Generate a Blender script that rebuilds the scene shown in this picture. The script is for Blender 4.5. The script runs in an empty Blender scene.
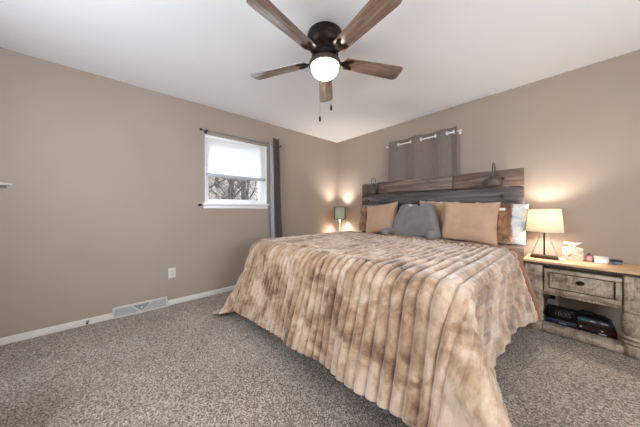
import bpy, bmesh, math, random
import numpy as np
from mathutils import Vector, Matrix, noise

random.seed(7)
S = bpy.context.scene
C = S.collection

# ------------------------------------------------------------------ camera, world, lights, exposure
CAM_Z = 1.111
cam_data = bpy.data.cameras.new('camera')
cam_data.sensor_width = 36.0
cam_data.lens = 36.0 * 224.0 / 640.0
cam_data.shift_y = -4.0 / 640.0
cam_data.clip_start = 0.02
cam = bpy.data.objects.new('camera', cam_data)
cam.location = (0, 0, CAM_Z)
cam.rotation_euler = (math.radians(90), 0, math.radians(48.4))
C.objects.link(cam)
S.camera = cam

world = bpy.data.worlds.new('world')
S.world = world
world.use_nodes = True
bg = world.node_tree.nodes['Background']
bg.inputs[0].default_value = (0.82, 0.91, 1.0, 1)
bg.inputs[1].default_value = 7.0

def area(name, loc, rot, sx, sy, power, col):
    d = bpy.data.lights.new(name, 'AREA')
    d.shape = 'RECTANGLE'; d.size = sx; d.size_y = sy
    d.energy = power; d.color = col
    o = bpy.data.objects.new(name, d)
    o.location = loc; o.rotation_euler = rot
    C.objects.link(o)
    return o

# added fill lamps, as daylight from the unseen windows behind the camera
area('daylight_fill_front', (-1.35, -1.16, 1.45), (math.radians(98), 0, 0), 1.1, 1.15, 27, (0.80, 0.90, 1.0))
area('daylight_fill_side', (1.56, 0.9, 1.45), (math.radians(104), 0, math.radians(90)), 1.5, 1.15, 36, (0.93, 0.97, 1.0))

S.view_settings.view_transform = 'Standard'
S.view_settings.look = 'None'
S.view_settings.gamma = 1.0
S.view_settings.exposure = 0.02
S.view_settings.use_curve_mapping = False
S.cycles.use_denoising = True
S.cycles.max_bounces = 10
S.cycles.diffuse_bounces = 6
S.cycles.transparent_max_bounces = 12
S.cycles.sample_clamp_indirect = 6.0

# ------------------------------------------------------------------ helpers
def lin(c):
    c = c / 255.0
    return c / 12.92 if c <= 0.04045 else ((c + 0.055) / 1.055) ** 2.4
def rgb(r, g, b):
    return (lin(r), lin(g), lin(b), 1.0)

class NT:
    def __init__(self, name):
        self.m = bpy.data.materials.new(name)
        self.m.use_nodes = True
        self.t = self.m.node_tree
        self.bsdf = self.t.nodes['Principled BSDF']
        self.out = self.t.nodes['Material Output']
    def n(self, typ, **kw):
        nd = self.t.nodes.new(typ)
        for k, v in kw.items():
            if k in nd.inputs.keys():
                nd.inputs[k].default_value = v
            else:
                setattr(nd, k, v)
        return nd
    def l(self, a, b):
        self.t.links.new(a, b)
    def coord(self, kind='Object', scale=(1, 1, 1), rand=False):
        tc = self.n('ShaderNodeTexCoord')
        mp = self.n('ShaderNodeMapping')
        mp.inputs['Scale'].default_value = scale
        self.l(tc.outputs[kind], mp.inputs['Vector'])
        if rand:
            oi = self.n('ShaderNodeObjectInfo')
            mu = self.n('ShaderNodeMath', operation='MULTIPLY')
            mu.inputs[1].default_value = 37.0
            self.l(oi.outputs['Random'], mu.inputs[0])
            self.l(mu.outputs[0], mp.inputs['Location'])
        return mp.outputs['Vector']
    def noise(self, vec, scale, detail=3.0, rough=0.6, dist=0.0):
        nd = self.n('ShaderNodeTexNoise')
        nd.inputs['Scale'].default_value = scale
        nd.inputs['Detail'].default_value = detail
        nd.inputs['Roughness'].default_value = rough
        nd.inputs['Distortion'].default_value = dist
        self.l(vec, nd.inputs['Vector'])
        return nd.outputs['Fac']
    def ramp(self, fac, stops):
        r = self.n('ShaderNodeValToRGB')
        e = r.color_ramp.elements
        while len(e) < len(stops):
            e.new(0.5)
        for i, (p, c) in enumerate(stops):
            e[i].position = p
            e[i].color = c
        self.l(fac, r.inputs['Fac'])
        return r.outputs['Color']
    def mix(self, fac, a, b, mode='MIX'):
        m = self.n('ShaderNodeMix', data_type='RGBA', blend_type=mode)
        if isinstance(fac, (int, float)):
            m.inputs[0].default_value = fac
        else:
            self.l(fac, m.inputs[0])
        for sock, v in ((m.inputs[6], a), (m.inputs[7], b)):
            if isinstance(v, tuple):
                sock.default_value = v
            else:
                self.l(v, sock)
        return m.outputs[2]
    def bump(self, height, strength=0.3, dist=0.01):
        b = self.n('ShaderNodeBump')
        b.inputs['Strength'].default_value = strength
        b.inputs['Distance'].default_value = dist
        self.l(height, b.inputs['Height'])
        self.l(b.outputs['Normal'], self.bsdf.inputs['Normal'])
    def base(self, c):
        if isinstance(c, tuple):
            self.bsdf.inputs['Base Color'].default_value = c
        else:
            self.l(c, self.bsdf.inputs['Base Color'])
    def set(self, rough=0.6, metal=0.0, spec=0.5, sheen=0.0):
        self.bsdf.inputs['Roughness'].default_value = rough
        self.bsdf.inputs['Metallic'].default_value = metal
        self.bsdf.inputs['Specular IOR Level'].default_value = spec
        if sheen:
            self.bsdf.inputs['Sheen Weight'].default_value = sheen
            self.bsdf.inputs['Sheen Roughness'].default_value = 0.5
        return self

def plain(name, c, rough=0.6, metal=0.0, spec=0.5, var=0.06, scale=30.0, bump=0.0):
    """solid colour with a little procedural variation"""
    t = NT(name)
    v = t.coord('Object')
    f = t.noise(v, scale, 3)
    d = tuple(x * (1 - var) for x in c[:3]) + (1.0,)
    u = tuple(min(1, x * (1 + var)) for x in c[:3]) + (1.0,)
    t.base(t.ramp(f, [(0.3, d), (0.7, u)]))
    if bump:
        t.bump(f, bump, 0.003)
    t.set(rough, metal, spec)
    return t.m

def wood(name, dark, mid, light, along=(1.2, 16, 16), rough=0.6, spec=0.4, bump=0.25):
    t = NT(name)
    v = t.coord('Object', along, rand=True)
    f = t.noise(v, 2.2, 6, 0.65, 0.6)
    c = t.ramp(f, [(0.30, dark), (0.52, mid), (0.72, light)])
    v2 = t.coord('Object', tuple(a * 2.5 for a in along), rand=True)
    g = t.noise(v2, 6.0, 4, 0.7)
    c = t.mix(0.35, c, t.ramp(g, [(0.35, dark), (0.65, light)]), 'MULTIPLY')
    t.base(c)
    t.bump(f, bump, 0.004)
    t.set(rough, 0, spec)
    return t.m

class MB:
    def __init__(self):
        self.bm = bmesh.new()
    def _add(self, tmp, M=None):
        if M is not None:
            bmesh.ops.transform(tmp, matrix=M, verts=tmp.verts)
        me = bpy.data.meshes.new('tmp')
        tmp.to_mesh(me); tmp.free()
        self.bm.from_mesh(me)
        bpy.data.meshes.remove(me)
        return self
    def box(self, c, s, bevel=0.0, rot=None, seg=2):
        t = bmesh.new()
        bmesh.ops.create_cube(t, size=1.0)
        bmesh.ops.scale(t, vec=s, verts=t.verts)
        if bevel:
            bmesh.ops.bevel(t, geom=t.edges[:], offset=min(bevel, min(s) * 0.45), segments=seg, affect='EDGES', profile=0.5)
        M = Matrix.Translation(c)
        if rot is not None:
            M = M @ rot
        return self._add(t, M)
    def bx(self, x0, x1, y0, y1, z0, z1, bevel=0.0):
        return self.box(((x0 + x1) / 2, (y0 + y1) / 2, (z0 + z1) / 2), (abs(x1 - x0), abs(y1 - y0), abs(z1 - z0)), bevel)
    def lathe(self, prof, seg=32, c=(0, 0, 0), M=None, cap=True):
        t = bmesh.new()
        rings = []
        for r, z in prof:
            r = max(r, 1e-4)
            rings.append([t.verts.new((r * math.cos(2 * math.pi * k / seg), r * math.sin(2 * math.pi * k / seg), z)) for k in range(seg)])
        for a, b in zip(rings, rings[1:]):
            for k in range(seg):
                t.faces.new((a[k], a[(k + 1) % seg], b[(k + 1) % seg], b[k]))
        if cap:
            t.faces.new(list(reversed(rings[0])))
            t.faces.new(rings[-1])
        bmesh.ops.recalc_face_normals(t, faces=t.faces)
        T = Matrix.Translation(c)
        return self._add(t, T @ M if M is not None else T)
    def tube(self, pts, r, seg=10, close=False):
        pts = [Vector(p) for p in pts]
        rs = r if isinstance(r, (list, tuple)) else [r] * len(pts)
        t = bmesh.new()
        n = len(pts)
        tang = []
        for i in range(n):
            a = pts[(i - 1) % n] if close else pts[max(i - 1, 0)]
            b = pts[(i + 1) % n] if close else pts[min(i + 1, n - 1)]
            tang.append((b - a).normalized())
        up = Vector((0, 0, 1)) if abs(tang[0].z) < 0.9 else Vector((1, 0, 0))
        nrm = (up - tang[0] * up.dot(tang[0])).normalized()
        rings = []
        for i in range(n):
            nrm = (nrm - tang[i] * nrm.dot(tang[i]))
            nrm = nrm.normalized() if nrm.length > 1e-6 else tang[i].orthogonal().normalized()
            bi = tang[i].cross(nrm)
            rings.append([t.verts.new(pts[i] + (nrm * math.cos(2 * math.pi * k / seg) + bi * math.sin(2 * math.pi * k / seg)) * rs[i]) for k in range(seg)])
        rng = range(n if close else n - 1)
        for i in rng:
            a, b = rings[i], rings[(i + 1) % n]
            for k in range(seg):
                t.faces.new((a[k], a[(k + 1) % seg], b[(k + 1) % seg], b[k]))
        if not close:
            t.faces.new(list(reversed(rings[0])))
            t.faces.new(rings[-1])
        bmesh.ops.recalc_face_normals(t, faces=t.faces)
        return self._add(t)
    def cyl(self, a, b, r, seg=16, r2=None):
        return self.tube([a, b], [r, r if r2 is None else r2], seg)
    def grid(self, P, close_u=False):
        """P: array (nu, nv, 3)"""
        t = self.bm
        nu, nv = P.shape[:2]
        V = [[t.verts.new(P[i, j]) for j in range(nv)] for i in range(nu)]
        for i in range(nu if close_u else nu - 1):
            for j in range(nv - 1):
                t.faces.new((V[i][j], V[(i + 1) % nu][j], V[(i + 1) % nu][j + 1], V[i][j + 1]))
        return self
    def prism(self, outline, z0, z1, bevel=0.0, M=None):
        t = bmesh.new()
        a = [t.verts.new((x, y, z0)) for x, y in outline]
        b = [t.verts.new((x, y, z1)) for x, y in outline]
        n = len(a)
        t.faces.new(list(reversed(a))); t.faces.new(b)
        for k in range(n):
            t.faces.new((a[k], a[(k + 1) % n], b[(k + 1) % n], b[k]))
        bmesh.ops.recalc_face_normals(t, faces=t.faces)
        if bevel:
            bmesh.ops.bevel(t, geom=[e for e in t.edges if abs(e.verts[0].co.z - e.verts[1].co.z) < 1e-6], offset=bevel, segments=2, affect='EDGES', profile=0.5)
        return self._add(t, M)
    def build(self, name, mat, parent=None, loc=(0, 0, 0), rot=(0, 0, 0), smooth=35):
        me = bpy.data.meshes.new(name)
        self.bm.to_mesh(me); self.bm.free()
        if smooth:
            for p in me.polygons:
                p.use_smooth = True
            me.set_sharp_from_angle(angle=math.radians(smooth))
        o = bpy.data.objects.new(name, me)
        me.materials.append(mat)
        o.location = loc; o.rotation_euler = rot
        C.objects.link(o)
        if parent:
            o.parent = parent
        return o

def tag(o, label, cat, group=None, kind=None):
    o['label'] = label; o['category'] = cat
    if group: o['group'] = group
    if kind: o['kind'] = kind
    return o

def thing(name, label, cat, loc=(0, 0, 0), rz=0.0, group=None):
    o = bpy.data.objects.new(name, None)
    o.empty_display_size = 0.05
    o.location = loc; o.rotation_euler = (0, 0, rz)
    C.objects.link(o)
    return tag(o, label, cat, group)

def struct(o, label=None, cat=None):
    o['kind'] = 'structure'
    if label: o['label'] = label
    if cat: o['category'] = cat
    return o

def copy_tree(o, parent=None):
    c = o.copy(); C.objects.link(c)
    if parent: c.parent = parent
    for ch in list(o.children):
        copy_tree(ch, c)
    return c

# ------------------------------------------------------------------ materials
def wall_mat():
    t = NT('beige_wall_paint')
    v = t.coord('Object')
    f = t.noise(v, 160, 3)
    g = t.noise(v, 1.3, 2)
    t.base(t.ramp(g, [(0.3, rgb(166, 150, 137)), (0.7, rgb(170, 154, 141))]))
    t.bump(f, 0.06, 0.002)
    t.set(0.55, 0, 0.35)
    return t.m
def ceil_mat():
    t = NT('white_ceiling_paint')
    v = t.coord('Object')
    f = t.noise(v, 120, 3)
    t.base(rgb(240, 240, 240))
    t.bump(f, 0.08, 0.002)
    t.set(0.8, 0, 0.2)
    return t.m
def carpet_mat():
    t = NT('cut_pile_carpet')
    v = t.coord('Object')
    vo = t.n('ShaderNodeTexVoronoi'); vo.inputs['Scale'].default_value = 165
    t.l(v, vo.inputs['Vector'])
    sp = t.n('ShaderNodeSeparateColor'); t.l(vo.outputs['Color'], sp.inputs[0])
    f = sp.outputs[0]
    g = t.noise(v, 38, 2, 0.6)
    h = t.noise(v, 2.2, 3, 0.55)
    c = t.ramp(f, [(0.0, rgb(74, 63, 55)), (0.5, rgb(158, 143, 130)), (1.0, rgb(228, 214, 201))])
    c = t.mix(0.22, c, t.ramp(g, [(0.3, rgb(112, 100, 91)), (0.7, rgb(178, 166, 155))]))
    c = t.mix(t.ramp(h, [(0.35, (0, 0, 0, 1)), (0.65, (0.22, 0.22, 0.22, 1))]), c, rgb(120, 103, 90), 'MULTIPLY')
    t.base(c)
    ad = t.n('ShaderNodeMath', operation='ADD')
    t.l(f, ad.inputs[0]); t.l(g, ad.inputs[1])
    t.bump(ad.outputs[0], 0.6, 0.010)
    t.set(0.95, 0, 0.1, 0.15)
    return t.m
def fur_mat(name, pale, mid, dark, uv=True, patch=4.6, channel=0.0, bias=0.0):
    t = NT(name)
    v = t.coord('UV' if uv else 'Object')
    f = t.noise(v, patch, 4, 0.62, 0.8)
    v2 = t.coord('UV' if uv else 'Object', (26, 9, 26))
    s = t.noise(v2, 3.0, 4, 0.7, 0.5)
    v3 = t.coord('UV' if uv else 'Object', (7, 3.5, 7))
    q = t.noise(v3, 2.2, 3, 0.6, 1.2)
    ad = t.n('ShaderNodeMath', operation='MULTIPLY_ADD')
    t.l(s, ad.inputs[0]); ad.inputs[1].default_value = 0.22; ad.inputs[2].default_value = -0.31 + bias
    a2 = t.n('ShaderNodeMath', operation='MULTIPLY_ADD')
    t.l(q, a2.inputs[0]); a2.inputs[1].default_value = 0.30; t.l(ad.outputs[0], a2.inputs[2])
    a3 = t.n('ShaderNodeMath', operation='MULTIPLY_ADD')
    t.l(f, a3.inputs[0]); a3.inputs[1].default_value = 0.95; t.l(a2.outputs[0], a3.inputs[2])
    fac = a3.outputs[0]
    if channel:
        sx = t.n('ShaderNodeSeparateXYZ'); t.l(t.coord('UV'), sx.inputs[0])
        dv = t.n('ShaderNodeMath', operation='DIVIDE'); t.l(sx.outputs[0], dv.inputs[0]); dv.inputs[1].default_value = .0535
        fl = t.n('ShaderNodeMath', operation='FLOOR'); t.l(dv.outputs[0], fl.inputs[0])
        qs = t.n('ShaderNodeMath', operation='MULTIPLY'); t.l(sx.outputs[1], qs.inputs[0]); qs.inputs[1].default_value = 5.0
        cb = t.n('ShaderNodeCombineXYZ'); t.l(fl.outputs[0], cb.inputs[0]); t.l(qs.outputs[0], cb.inputs[1])
        cn = t.noise(cb.outputs[0], 1.37, 2, .6)
        a4 = t.n('ShaderNodeMath', operation='MULTIPLY_ADD'); t.l(cn, a4.inputs[0]); a4.inputs[1].default_value = channel
        t.l(fac, a4.inputs[2])
        a5 = t.n('ShaderNodeMath', operation='SUBTRACT'); t.l(a4.outputs[0], a5.inputs[0]); a5.inputs[1].default_value = channel * .5 - .075
        fac = a5.outputs[0]
    c = t.ramp(fac, [(0.34, dark), (0.49, mid), (0.64, pale)])
    t.base(c)
    v4 = t.coord('UV' if uv else 'Object', (90, 40, 90))
    b = t.noise(v4, 3.0, 3, 0.7)
    t.bump(b, 0.3, 0.006)
    t.set(0.85, 0, 0.2, 0.7)
    return t.m

M_wall = wall_mat(); M_ceil = ceil_mat(); M_carpet = carpet_mat()
M_trim = plain('white_trim_paint', rgb(222, 214, 206), 0.4, var=0.02)
M_white = plain('white_vinyl', rgb(246, 246, 246), 0.35, var=0.01)
M_darkmetal = plain('oil_rubbed_bronze', rgb(52, 42, 38), 0.38, 0.7, var=0.3, scale=14)
M_blackmetal = plain('black_metal', rgb(44, 41, 40), 0.45, 0.6, var=0.2)
M_sconce = plain('aged_grey_bronze', rgb(96, 86, 80), 0.42, 0.6, var=0.25, scale=18)
M_steel = plain('brushed_steel', rgb(150, 148, 146), 0.35, 0.9)
M_black = plain('black_plastic', rgb(22, 22, 25), 0.35)

# ------------------------------------------------------------------ room shell
XL, YB, ZC = -3.11, 3.216, 2.439
XR, YF, TH = 1.6, -1.25, 0.14
struct(MB().bx(XL - TH, XR + TH, YF - TH, YB + TH, -0.12, 0.0).build('floor', M_carpet))
struct(MB().bx(XL - TH, XR + TH, YF - TH, YB + TH, ZC, ZC + 0.12).build('ceiling', M_ceil))

def wall_x(name, x0, x1, hole):
    y0, y1, z0, z1 = hole
    m = MB()
    m.bx(x0, x1, YF - TH, y0, 0, ZC); m.bx(x0, x1, y1, YB + TH, 0, ZC)
    m.bx(x0, x1, y0, y1, 0, z0); m.bx(x0, x1, y0, y1, z1, ZC)
    return struct(m.build(name, M_wall, smooth=0))
def wall_y(name, y0, y1, hole=None):
    m = MB()
    if hole is None:
        m.bx(XL, XR, y0, y1, 0, ZC)
    else:
        a, b, z0, z1 = hole
        m.bx(XL, a, y0, y1, 0, ZC); m.bx(b, XR, y0, y1, 0, ZC)
        m.bx(a, b, y0, y1, 0, z0); m.bx(a, b, y0, y1, z1, ZC)
    return struct(m.build(name, M_wall, smooth=0))

WY0, WY1, WZ0, WZ1 = 0.80, 1.665, 1.195, 2.075
wall_x('wall_left', XL - TH, XL, (WY0, WY1, WZ0, WZ1))
wall_x('wall_right', XR, XR + TH, (0.1, 1.7, 0.85, 2.05))
wall_y('wall_back', YB, YB + TH)
wall_y('wall_front', YF - TH, YF, (-1.95, -0.75, 0.85, 2.05))

m = MB(); m.bx(XL, XL + 0.014, YF, -0.066, 0, 0.060, 0.003); m.bx(XL, XL + 0.014, 0.398, YB, 0, 0.060, 0.003)
struct(m.build('baseboard_left', M_trim))
struct(MB().bx(XL + 0.014, XR, YB - 0.014, YB, 0, 0.060, 0.003).build('baseboard_back', M_trim))

# glass for panes
def glass_mat():
    t = NT('window_glass')
    tr = t.n('ShaderNodeBsdfTransparent')
    gl = t.n('ShaderNodeBsdfGlossy'); gl.inputs['Roughness'].default_value = 0.02
    mx = t.n('ShaderNodeMixShader')
    mx.inputs[0].default_value = .06; t.l(tr.outputs[0], mx.inputs[1]); t.l(gl.outputs[0], mx.inputs[2])
    t.l(mx.outputs[0], t.out.inputs['Surface'])
    return t.m
M_glass = glass_mat()

# window 1 in the left wall: white vinyl sash, sill and apron
w = MB()
fx0, fx1 = XL - 0.085, XL - 0.03
y0, y1, z0, z1 = WY0, WY1, WZ0, WZ1
w.bx(fx0, fx1, y0, y0 + 0.052, z0, z1, 0.004); w.bx(fx0, fx1, y1 - 0.10, y1, z0, z1, 0.004)
ya, yb = y0 + .0505, y1 - .0985
w.bx(fx0 + .001, fx1 - .001, ya, yb, z0 + .001, z0 + 0.055, 0.004); w.bx(fx0 + .001, fx1 - .001, ya, yb, z1 - 0.025, z1 - .001, 0.004)
w.bx(fx0 + .001, fx1 - .001, ya, yb, 1.548, 1.578, 0.004)
for a, b, c, d in ((y0 - 0.002, y0 + 0.008, z0, z1), (y1 - 0.008, y1 + 0.002, z0, z1)):
    w.bx(XL - .029, XL + 0.001, a, b, c + .003, d)
win = struct(w.build('window_1', M_white))
struct(MB().bx(fx0 + 0.02, fx0 + 0.026, y0 + 0.04, y1 - 0.05, z0 + 0.04, z1 - 0.04).build('pane', M_glass, win))
s = MB(); s.bx(XL - 0.03, XL + 0.05, y0 - 0.035, y1 + 0.03, 1.170, 1.197, 0.006); s.bx(XL, XL + 0.014, y0 - 0.02, y1 + 0.015, 1.125, 1.170, 0.003)
struct(s.build('sill', M_white, win))
# windows 2 and 3: unseen, added in the walls behind the camera for light
for nm, kind in (('unseen_window_2', 0), ('unseen_window_3', 1)):
    w = MB(); g = MB()
    if kind == 0:
        a0, a1 = -1.95, -0.75
        for b in ((a0, a0 + .06, .85, 2.05), (a1 - .06, a1, .85, 2.05), (a0, a1, .85, .91), (a0, a1, 1.99, 2.05), (a0, a1, 1.43, 1.47)):
            w.bx(b[0], b[1], YF - .1, YF - .03, b[2], b[3], .004)
        g.bx(a0 + .05, a1 - .05, YF - .07, YF - .064, .9, 2.0)
    else:
        a0, a1 = 0.1, 1.7
        for b in ((a0, a0 + .06, .85, 2.05), (a1 - .06, a1, .85, 2.05), (a0, a1, .85, .91), (a0, a1, 1.99, 2.05), (a0, a1, 1.43, 1.47)):
            w.bx(XR + .03, XR + .1, b[0], b[1], b[2], b[3], .004)
        g.bx(XR + .064, XR + .07, a0 + .05, a1 - .05, .9, 2.0)
    ww = struct(w.build(nm, M_white))
    struct(g.build('pane', M_glass, ww))
# window 4: the covered window above the headboard, white casing on the wall
w = MB()
for b in ((-1.86, -1.80, 1.353, 2.03), (-1.06, -0.99, 1.353, 2.03), (-1.86, -0.99, 2.031, 2.085), (-1.95, -0.90, 1.30, 1.352)):
    w.bx(b[0], b[1], YB - .022, YB - .001, b[2], b[3], .003)
win4 = struct(w.build('window_4', M_white))
struct(MB().bx(-1.80, -1.06, YB - .008, YB - .003, 1.353, 2.03).build('pane', plain('dark_glass', rgb(70, 74, 80), 0.1), win4))

# ------------------------------------------------------------------ outdoors seen through window 1
def outdoors_ground():
    t = NT('leaf_litter')
    v = t.coord('Object')
    f = t.noise(v, 9, 6, 0.75)
    t.base(t.ramp(f, [(0.3, rgb(52, 46, 43)), (0.5, rgb(112, 103, 97)), (0.7, rgb(168, 160, 154))]))
    t.bump(f, 0.8, 0.1)
    t.set(0.95, 0, 0.1)
    return t.m
nx, ny = 40, 40
G = np.zeros((nx, ny, 3))
for i in range(nx):
    for j in range(ny):
        x = -3.6 - 11 * i / (nx - 1); y = -6 + 22 * j / (ny - 1)
        d = -3.6 - x
        G[i, j] = (x, y, -0.4 + 0.085 * d * d + 0.02 * d + 0.25 * noise.noise((x * .4, y * .4, 3)))
gm = MB(); gm.grid(G); bmesh.ops.recalc_face_normals(gm.bm, faces=gm.bm.faces)
struct(gm.build('hillside', outdoors_ground()), 'leaf-strewn bare hillside outside the small window', 'hillside')
def gz(x, y):
    d = -3.6 - x
    return -0.4 + 0.085 * d * d + 0.02 * d
M_bark = wood('grey_bark', rgb(34, 30, 29), rgb(78, 72, 69), rgb(142, 134, 130), (10, 10, 2), 0.9)
def grow(m, p, d, r, L, depth, rnd):
    n = 5
    pts = [p]; rs = [r]
    for k in range(n):
        d = (d + Vector((rnd.uniform(-.12, .12), rnd.uniform(-.12, .12), rnd.uniform(-.05, .09)))).normalized()
        pts.append(pts[-1] + d * (L / n)); rs.append(r * (1 - .5 * (k + 1) / n))
    m.tube(pts, rs, 6)
    if depth == 0: return
    for k in range(4):
        t = rnd.randint(1, n)
        a = rnd.uniform(0, 6.28); el = rnd.uniform(.1, .9)
        nd = (d * .5 + Vector((math.cos(a) * math.cos(el), math.sin(a) * math.cos(el), math.sin(el) * .8))).normalized()
        grow(m, pts[t], nd, rs[t] * .55, L * rnd.uniform(.45, .65), depth - 1, rnd)
tree_spots = [(-5.6, 2.05, .05), (-6.4, 1.75, .07), (-6.9, 2.6, .06), (-7.8, 3.3, .10), (-8.6, 2.6, .08), (-9.6, 4.2, .11), (-10.6, 3.2, .10), (-12.0, 5.2, .13), (-12.8, 4.0, .12), (-6.1, 2.75, .045)]
for k, (x, y, r) in enumerate(tree_spots):
    rnd = random.Random(40 + k)
    t = thing('bare_tree', 'bare grey tree seen through the small window', 'tree', (x, y, gz(x, y) - .05), 0, 'bare trees outside the window')
    H = rnd.uniform(3.4, 4.6)
    tr = MB(); tr.tube([(0, 0, 0), (rnd.uniform(-.1, .1), rnd.uniform(-.1, .1), H * .4), (rnd.uniform(-.25, .25), rnd.uniform(-.25, .25), H * .75), (rnd.uniform(-.3, .3), rnd.uniform(-.3, .3), H)], [r, r * .85, r * .6, r * .25], 8)
    tr.build('trunk', M_bark, t)
    br = MB()
    for q in range(13):
        zz = rnd.uniform(.2, .9) * H; a = rnd.uniform(0, 6.28)
        grow(br, Vector((0, 0, zz)), Vector((math.cos(a), math.sin(a), .55)).normalized(), r * .38, rnd.uniform(.7, 1.3), 2, rnd)
    br.build('branches', M_bark, t)

# ------------------------------------------------------------------ window blind, rods, curtains
def blind_mat():
    t = NT('cellular_shade_fabric')
    v = t.coord('Object', (1, 1, 52))
    wv = t.n('ShaderNodeTexWave', wave_type='BANDS', bands_direction='Z')
    wv.inputs['Scale'].default_value = 0.3
    t.l(v, wv.inputs['Vector'])
    d = t.n('ShaderNodeBsdfDiffuse'); d.inputs[0].default_value = rgb(238, 239, 240)
    tl = t.n('ShaderNodeBsdfTranslucent'); tl.inputs[0].default_value = rgb(246, 245, 243)
    mx = t.n('ShaderNodeMixShader'); mx.inputs[0].default_value = 0.6
    t.l(d.outputs[0], mx.inputs[1]); t.l(tl.outputs[0], mx.inputs[2])
    t.l(mx.outputs[0], t.out.inputs['Surface'])
    return t.m
bl = thing('window_blind', 'white cellular blind pulled halfway down in the small window', 'blind', (XL - 0.02, (WY0 + WY1) / 2, 1.56))
h = (WY1 - WY0) / 2 - 0.012
NB = 26
P = np.array([[(0.001 if k % 2 else -0.001, y, 0.02 + (0.46) * k / NB) for y in (-h, h)] for k in range(NB + 1)])
m = MB(); m.grid(P); m.build('shade_fabric', blind_mat(), bl, smooth=0)
MB().box((0, 0, 0.0), (0.032, 2 * h, 0.045), 0.006).build('bottom_rail', plain('blind_rail_grey', rgb(188, 191, 196), .4), bl)
MB().box((0, 0, 0.495), (0.036, 2 * h, 0.035), 0.005).build('headrail', M_white, bl)

rod = thing('curtain_rod', 'thin bronze rod spanning above the small window', 'curtain rod', (XL, 0.735, 2.104))
MB().cyl((0.062, 0.02, 0), (0.062, 1.125, 0), 0.0075).build('rod', M_steel, rod)
for yy in (0.07, 1.06):
    b = MB(); b.box((0.004, yy, 0), (0.008, 0.03, 0.05), 0.003); b.cyl((0, yy, 0), (0.062, yy, 0), 0.006); b.cyl((0.062, yy - .008, 0), (0.062, yy + .008, 0), 0.011)
    b.build('bracket', M_darkmetal, rod)
for yy, sgn in ((0.02, -1), (1.125, 1)):
    MB().lathe([(0.007, 0), (0.012, .006), (0.014, .016), (0.010, .028), (0.002, .032)], 14, (0.062, yy, 0), Matrix.Rotation(-sgn * math.pi / 2, 4, 'X')).build('finial', M_darkmetal, rod)
def fabric(name, c, rough=0.9, scale=(60, 60, 3), var=.16):
    t = NT(name)
    v = t.coord('Object', scale)
    f = t.noise(v, 3, 3)
    g = t.noise(t.coord('Object'), 500, 2)
    d = tuple(x * (1 - var) for x in c[:3]) + (1,); u = tuple(min(1, x * (1 + var * .8)) for x in c[:3]) + (1,)
    t.base(t.ramp(f, [(.3, d), (.7, u)]))
    t.bump(g, .25, .002)
    t.set(rough, 0, .2, .2)
    return t.m
M_cgrey = fabric('grey_curtain_cloth', rgb(98, 91, 87))
M_clin = fabric('pale_grey_lining', rgb(196, 200, 206))
M_cbrown = fabric('taupe_grey_curtain_cloth', rgb(128, 115, 108))
def curtain_sheet(y0, y1, z0, z1, x0, folds, amp, n=90, nz=24, flare=0.02, ph=0.0, lean=0.0):
    P = np.zeros((n, nz, 3))
    for i in range(n):
        s = i / (n - 1)
        for j in range(nz):
            t = j / (nz - 1)
            yc = (y0 + y1) / 2 + lean * (1 - t)
            w_ = (y1 - y0) * (1 + flare * (1 - t) * 6)
            a = amp * (.75 + .35 * (1 - t))
            P[i, j] = (x0 + a * math.sin(2 * math.pi * folds * s + ph + .5 * math.sin(3 * t)), yc + (s - .5) * w_ + .004 * math.sin(9 * t + 7 * s), z0 + (z1 - z0) * t)
    return P
cu = thing('curtain', 'long dark grey curtain gathered at the end of the small window', 'curtain', (XL + 0.062, 1.79, 0.03))
def solid(P, name, mat, parent, th=0.003):
    m = MB(); m.grid(P); bmesh.ops.recalc_face_normals(m.bm, faces=m.bm.faces)
    o = m.build(name, mat, parent, smooth=60)
    md = o.modifiers.new('thickness', 'SOLIDIFY'); md.thickness = th; md.offset = 0
    return o
solid(curtain_sheet(-0.050, 0.050, 0, 2.175, 0.004, 2.5, 0.030, flare=.07, lean=.07), 'curtain_panel', M_cgrey, cu)
solid(curtain_sheet(-0.115, -0.058, 0, 2.10, 0.002, 0.8, 0.022, 40, flare=.05, ph=.8, lean=.045), 'lining', M_clin, cu)
hb = MB(); hb.lathe([(.004, 0), (.014, .006), (.016, .014), (.008, .03), (.012, .045), (.013, .055), (.003, .06)], 14, (0, 0, 0), Matrix.Rotation(math.pi / 2, 4, 'Y'))
hk = tag(hb.build('curtain_holdback', M_darkmetal, None, (XL, 0.735, 1.168)), 'small bronze curtain holdback knob beside the white window sill', 'holdback')
MB().tube([(.02, 0, 0), (.022, .003, -.03), (.018, .012, -.06)], .0022, 6).build('cord', M_clin, hk)

# window above the headboard: rod and grommet curtain
YR = 3.14
rod2 = thing('curtain_rod', 'white rod threaded through the taupe curtain above the bed', 'curtain rod', (-1.42, YB, 2.09))
MB().cyl((-0.51, YR - YB, 0), (0.49, YR - YB, 0), 0.009).build('rod', M_white, rod2)
for xx in (-0.495, 0.475):
    b = MB(); b.box((xx, -.004, 0), (.03, .008, .05), .003); b.cyl((xx, 0, 0), (xx, YR - YB, 0), .006)
    b.build('bracket', M_white, rod2)
for xx, sg in ((-.51, -1), (.49, 1)):
    MB().lathe([(.009, 0), (.014, .004), (.015, .016), (.004, .026)], 14, (xx, YR - YB, 0), Matrix.Rotation(sg * math.pi / 2, 4, 'Y')).build('finial', M_white, rod2)
gx = [-1.739, -1.551, -1.400, -1.207, -1.066, -0.985]
cx0, cx1 = -1.895, -0.955
cu2 = thing('curtain', 'short taupe grommet curtain hanging above the wooden headboard', 'curtain', (0, YR, 1.12))
n = 160; nz = 20
P = np.zeros((n, nz, 3))
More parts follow.
